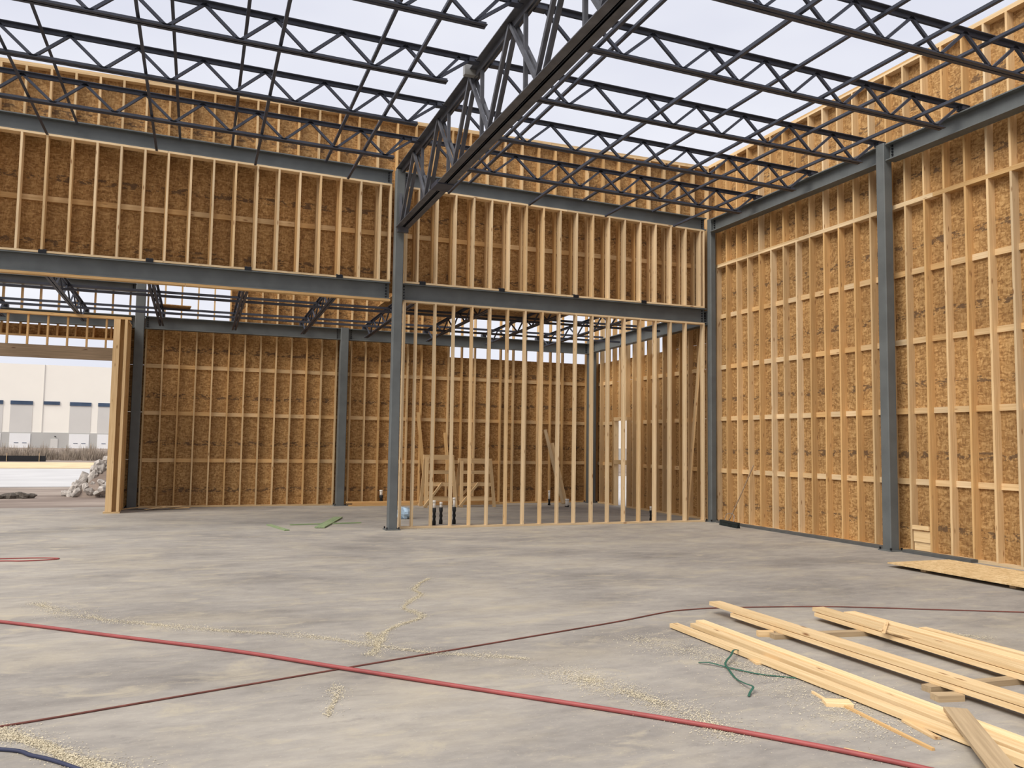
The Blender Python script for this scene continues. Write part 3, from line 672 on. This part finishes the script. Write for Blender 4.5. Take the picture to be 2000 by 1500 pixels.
lean((2.92, 6.05, .02), (2.83, 6.50, 2.05), .089, 'board leaning on the back wall between the two trestles')
lean((6.42, 5.95, .02), (6.20, 6.50, 1.80), .14, 'wide board leaning on the back wall near the corner', 'stud')
lean((6.30, 5.85, .02), (5.98, 6.50, 2.2), .089, 'dark narrow board leaning on the back wall near the corner', 'dull_wood')
for k, (z, x0, x1) in enumerate(((.02, .05, 4.6), (.06, .15, 4.4), (.10, -.0, 3.9))):
    o = board('floor_lumber', (x0, 6.15+.03*k, z), (x1, 6.17+.03*k, z), W6, T, M['stud_warm'], None, (0, 1, 0)); tag(o, ('bottom', 'middle', 'top')[k] + ' board of the low stack at the foot of the back wall', 'lumber', 'boards at the back wall')
# debris strips by the doorway column
for k in range(7):
    x = -5.35+k*.19; y = 5.85+random.uniform(-.12, .1); a = random.uniform(-.5, .5)
    o = board('debris_strip', (x-.24*math.cos(a), y-.24*math.sin(a), .02+.02*(k % 3)), (x+.24*math.cos(a), y+.24*math.sin(a), .05+.03*(k % 2)), .11, .012, M['pile' if k % 2 else 'stud_warm'], None, (0, 1, 0))
    tag(o, 'torn wood strip on the floor beside the doorway column', 'wood scrap', 'torn wood strips')
# scraps lying on low roof
o = board('deck_scrap', (-4.95, 5.2, 5.012), (-4.15, 5.25, 5.012), .5, .018, M['osb'], None, (0, 1, 0)); tag(o, 'small strand board scrap lying on the low roof joists', 'wood scrap')

# ---- sawdust
def dustpath(pts, wd, n, seed):
    rnd = random.Random(seed); P0 = [Vector((*q, 0)) for q in pts]; v = []; f = []; P = []
    for i in range(len(P0)-1):
        p0, p1, p2, p3 = P0[max(i-1, 0)], P0[i], P0[i+1], P0[min(i+2, len(P0)-1)]
        for k in range(8):
            u = k/8; c_ = .5*((2*p1)+(p2-p0)*u+(2*p0-5*p1+4*p2-p3)*u*u+(3*p1-p0-3*p2+p3)*u**3)
            P.append(c_+Vector((mnoise.noise(c_*2.3)*.05, mnoise.noise(c_*2.3+Vector((9, 3, 1)))*.05, 0)))
    P.append(P0[-1])
    seg = [(P[i+1]-P[i]).length for i in range(len(P)-1)]; tot = sum(seg)
    for _ in range(n):
        s = rnd.random()*tot; i = 0
        while s > seg[i] and i < len(seg)-1: s -= seg[i]; i += 1
        c_ = P[i].lerp(P[i+1], s/seg[i]); clump = .25+2.2*abs(mnoise.noise(c_*2.1))**1.3+(.8 if rnd.random() < .15 else 0)
        c_ = c_ + Vector((rnd.gauss(0, wd*clump), rnd.gauss(0, wd*clump), 0)); z = .002+abs(rnd.gauss(0, .003))
        r_ = rnd.uniform(.0016, .0052); a = rnd.random()*6.28; k = len(v)
        for q in range(3): v.append((c_.x+r_*math.cos(a+q*2.1)*1.4, c_.y+r_*math.sin(a+q*2.1), z+rnd.uniform(-.002, .003)))
        f.append((k, k+1, k+2))
    return v, f
v = []; f = []
for pts, wd, n in (
    ([(-1.03, -6.17), (-1.37, -6.86), (-1.41, -7.30), (-1.74, -7.90), (-1.70, -8.43), (-2.13, -8.92), (-2.37, -9.51)], .028, 6500),
    ([(-2.33, -8.97), (-2.37, -9.51), (-2.5, -9.8)], .04, 1500),
    ([(-5.40, -6.61), (-4.97, -7.34), (-4.47, -7.87), (-3.96, -8.25), (-3.39, -8.65), (-2.8, -9.04), (-2.35, -9.52), (-1.95, -9.88), (-1.3, -10.3)], .075, 6500),
    ([(-5.1, -10.8), (-4.89, -10.93), (-4.70, -11.11), (-4.48, -11.44), (-4.28, -11.70), (-4.0, -12.1)], .05, 9000),
    ([(-1.25, -10.7), (-1.09, -11.02), (-.92, -11.47), (-.82, -11.96), (-.79, -12.37)], .10, 4500),
    ([(-2.87, -10.58), (-2.95, -10.9), (-3.03, -11.24)], .035, 700),
    ([(-.1, -9.9), (.3, -11.2), (.2, -12.6)], .22, 4500),
    ([(2.9, -10.6), (3.1, -10.9)], .08, 700),
    ([(.3, -.2), (1.5, -.08)], .04, 900)):
    a, e = dustpath(pts, wd*1.15, int(n*1.6), len(v)+3); k = len(v); v += a; f += [tuple(i+k for i in q) for q in e]
o = link('sawdust', me(v, f), M['dust']); tag(o, 'pale sawdust trails scattered on the concrete floor', 'sawdust', kind='stuff')

# ================================================================== OUTSIDE
def rock(seed):
    rnd = random.Random(seed); v = []; f = []
    off = Vector((rnd.random()*50, rnd.random()*50, rnd.random()*50)); n = 7; m_ = 5
    v.append((0, 0, .5))
    for i in range(1, m_):
        for j in range(n):
            a = 2*math.pi*(j+.3*rnd.random())/n; ph = math.pi*i/m_; d = Vector((math.sin(ph)*math.cos(a), math.sin(ph)*math.sin(a), math.cos(ph))); r_ = .5*(1+.5*mnoise.noise(d*1.6+off)); v.append(d*r_)
    v.append((0, 0, -.5)); e = len(v)-1
    for j in range(n): f.append((0, 1+j, 1+(j+1) % n)); f.append((e, e-n+(j+1) % n, e-n+j))
    for i in range(m_-2):
        for j in range(n): f.append((1+i*n+j, 1+(i+1)*n+j, 1+(i+1)*n+(j+1) % n, 1+i*n+(j+1) % n))
    return me(v, f)
RK = [rock(i) for i in range(6)]
v = [(-6.2, 14.9, 1.55)]; f = []
for i in range(1, 6):
    for j in range(16):
        a = 2*math.pi*j/16; r_ = i/5; q = 1+.25*mnoise.noise(Vector((math.cos(a)*2, math.sin(a)*2, i*.7)))
        v.append((-6.2+math.cos(a)*1.75*r_*q, 14.9+math.sin(a)*1.5*r_*q, -.2+1.75*(1-r_)**1.15))
for j in range(16): f.append((0, 1+j, 1+(j+1) % 16))
for i in range(4):
    for j in range(16): f.append((1+i*16+j, 1+(i+1)*16+j, 1+(i+1)*16+(j+1) % 16, 1+i*16+(j+1) % 16))
o = link('soil_heap', me([Vector(q)-Vector((-6.2, 14.9, -.2)) for q in v], f), M['ground'], None, (-6.2, 14.9, -.2)); tag(o, 'brown soil heap under the broken concrete outside the doorway', 'soil')
rnd = random.Random(5); k = 0
for i in range(90):
    a = rnd.uniform(2.4, 5.6); r_ = rnd.random()**.6; x = -6.2+math.cos(a)*1.8*r_; y = 14.9+math.sin(a)*1.55*r_; z = 1.75*(1-r_)**1.15
    s = rnd.uniform(.16, .42)
    o = link('rubble_chunk', RK[i % 6], M['rubble'], None, (x, y, -.2+z+s*.12)); o.scale = (s*rnd.uniform(.9, 1.6), s, s*rnd.uniform(.6, 1)); o.rotation_euler = (rnd.random()*3, rnd.random()*3, rnd.random()*3)
    tag(o, 'chunk of broken concrete in the rubble pile outside the doorway', 'rubble', 'broken concrete in the rubble pile')
for i in range(6):
    o = link('soil_clod', RK[i], M['dirt'], None, (-9.6+i*.17, 13.4+.1*(i % 2), -.12)); o.scale = (.35, .3, .30-.05*abs(i-3)); tag(o, 'dark clod of soil outside the left doorway', 'soil', 'dark soil clods')
def shrub(seed, n=260):
    rnd = random.Random(seed); mb = MB(); v = []; f = []
    for _ in range(n):
        a = rnd.random()*6.28; r_ = rnd.random()**.7*.9; p = Vector((math.cos(a)*r_, math.sin(a)*r_*.6, 0)); h = (.5+.9*rnd.random())*(1.15-.55*r_); q = p*1.25+Vector((rnd.gauss(0, .15), rnd.gauss(0, .1), h))
        wv = Vector((rnd.uniform(.015, .035), rnd.uniform(-.02, .02), 0)); i = len(v); v += [p-wv, p+wv, q+wv*.3, q-wv*.3]; f.append((i, i+1, i+2, i+3))
    return me(v, f)
SH = [shrub(i) for i in range(4)]
rnd = random.Random(11)
for i in range(24):
    x = -22.3+i*.66+rnd.uniform(-.1, .1)
    o = link('dry_shrub', SH[i % 4], M['brush'], None, (x, 64.5+2.4*(i % 3)+rnd.uniform(-.1, .1), -.2)); q = rnd.uniform(.66, .78); o.scale = (q, q, rnd.uniform(.75, 1.2))
    tag(o, 'dry grey-brown shrub in the brush line in front of the warehouse', 'shrub', 'dry shrubs beyond the yard')
for i in range(4):
    o = link('dry_shrub', SH[i], M['brush'], None, (24+i*2.6, 27+i*1.1, -.2)); o.scale = (.9, .9, 1.3); tag(o, 'dry shrub seen through the small opening in the back room', 'shrub', 'dry shrubs beyond the small opening')
sf = thing('silt_fence', 'low black silt fence in front of the dry shrubs', 'fence', (-19, 60, -.2))
MB().box(-26, -15.3, 60, 60.03, -.2, .28).build('fabric', M['tarp'], sf)
for i in range(5): MB().box(-25+i*2.3, -24.95+i*2.3, 59.96, 60, -.2, .5).build('stake', M['dull_wood'], sf)

# ---- warehouse far beyond the yard
WX = lambda x: -3.877+2*(x+3.877)
WZ = lambda z: 1.738+2*(z-1.738)
wh = thing('warehouse', 'long cream warehouse with grey base and white dock doors', 'building', (WX(-17), 164, -.4)); FY = 162.7
MB().box(-75, 40, FY, FY+40, -.4, WZ(8.70)).build('wall', M['facade'], wh)
MB().box(-75, 40, FY-.1, FY, -.4, WZ(2.25)).build('grey_base_band', M['facade_grey'], wh)
per = 10.0
docks = []
for base in (-20.42, -15.44, -13.0):
    docks.append(base)
docks += [-22.87]
for x in docks:
    x0, x1 = WX(x), WX(x+1.85)
    MB().box(x0, x1, FY-.06, FY, WZ(2.25), WZ(4.87)).build('recess_panel', M['facade_light'], wh)
    fr = MB().box(x0, x1, FY-.16, FY, WZ(4.85), WZ(5.20)).build('window', M['glass'], wh)
    d = MB().box(x0+.15, x1-.1, FY-.18, FY-.1, -.38, WZ(2.13)).build('dock_door', M['dock_door'], wh)
    for q in (.25, .62): MB().box(x0+(x1-x0)*q, x0+(x1-x0)*(q+.2), FY-.21, FY-.18, WZ(1.22), WZ(1.27)).build('door_window', M['glass'], d)
MB().box(WX(-17.66), WX(-16.30), FY-.16, FY, WZ(4.90), WZ(5.22)).build('window', M['glass'], wh)
d = MB().box(WX(-16.92), WX(-16.30), FY-.18, FY-.1, -.38, WZ(1.66)).build('person_door', M['facade_light'], wh)
MB().box(WX(-16.60), WX(-16.50), FY-.3, FY-.1, WZ(1.85), WZ(1.92)).build('wall_light', M['black'], wh)
MB().box(WX(-17.75), WX(-17.70), FY-.12, FY, WZ(2.25), WZ(8.7)).build('panel_joint', M['facade_light'], wh)
# pale low building seen through the small opening on the right
rb = thing('side_building', 'pale low building seen through the small back opening', 'building', (36, 52, -.2))
MB().box(20, 60, 60, 70, -.2, 6).build('wall', M['facade'], rb); MB().box(20, 60, 59.9, 60, -.2, 1.5).build('base_band', M['facade_grey'], rb)
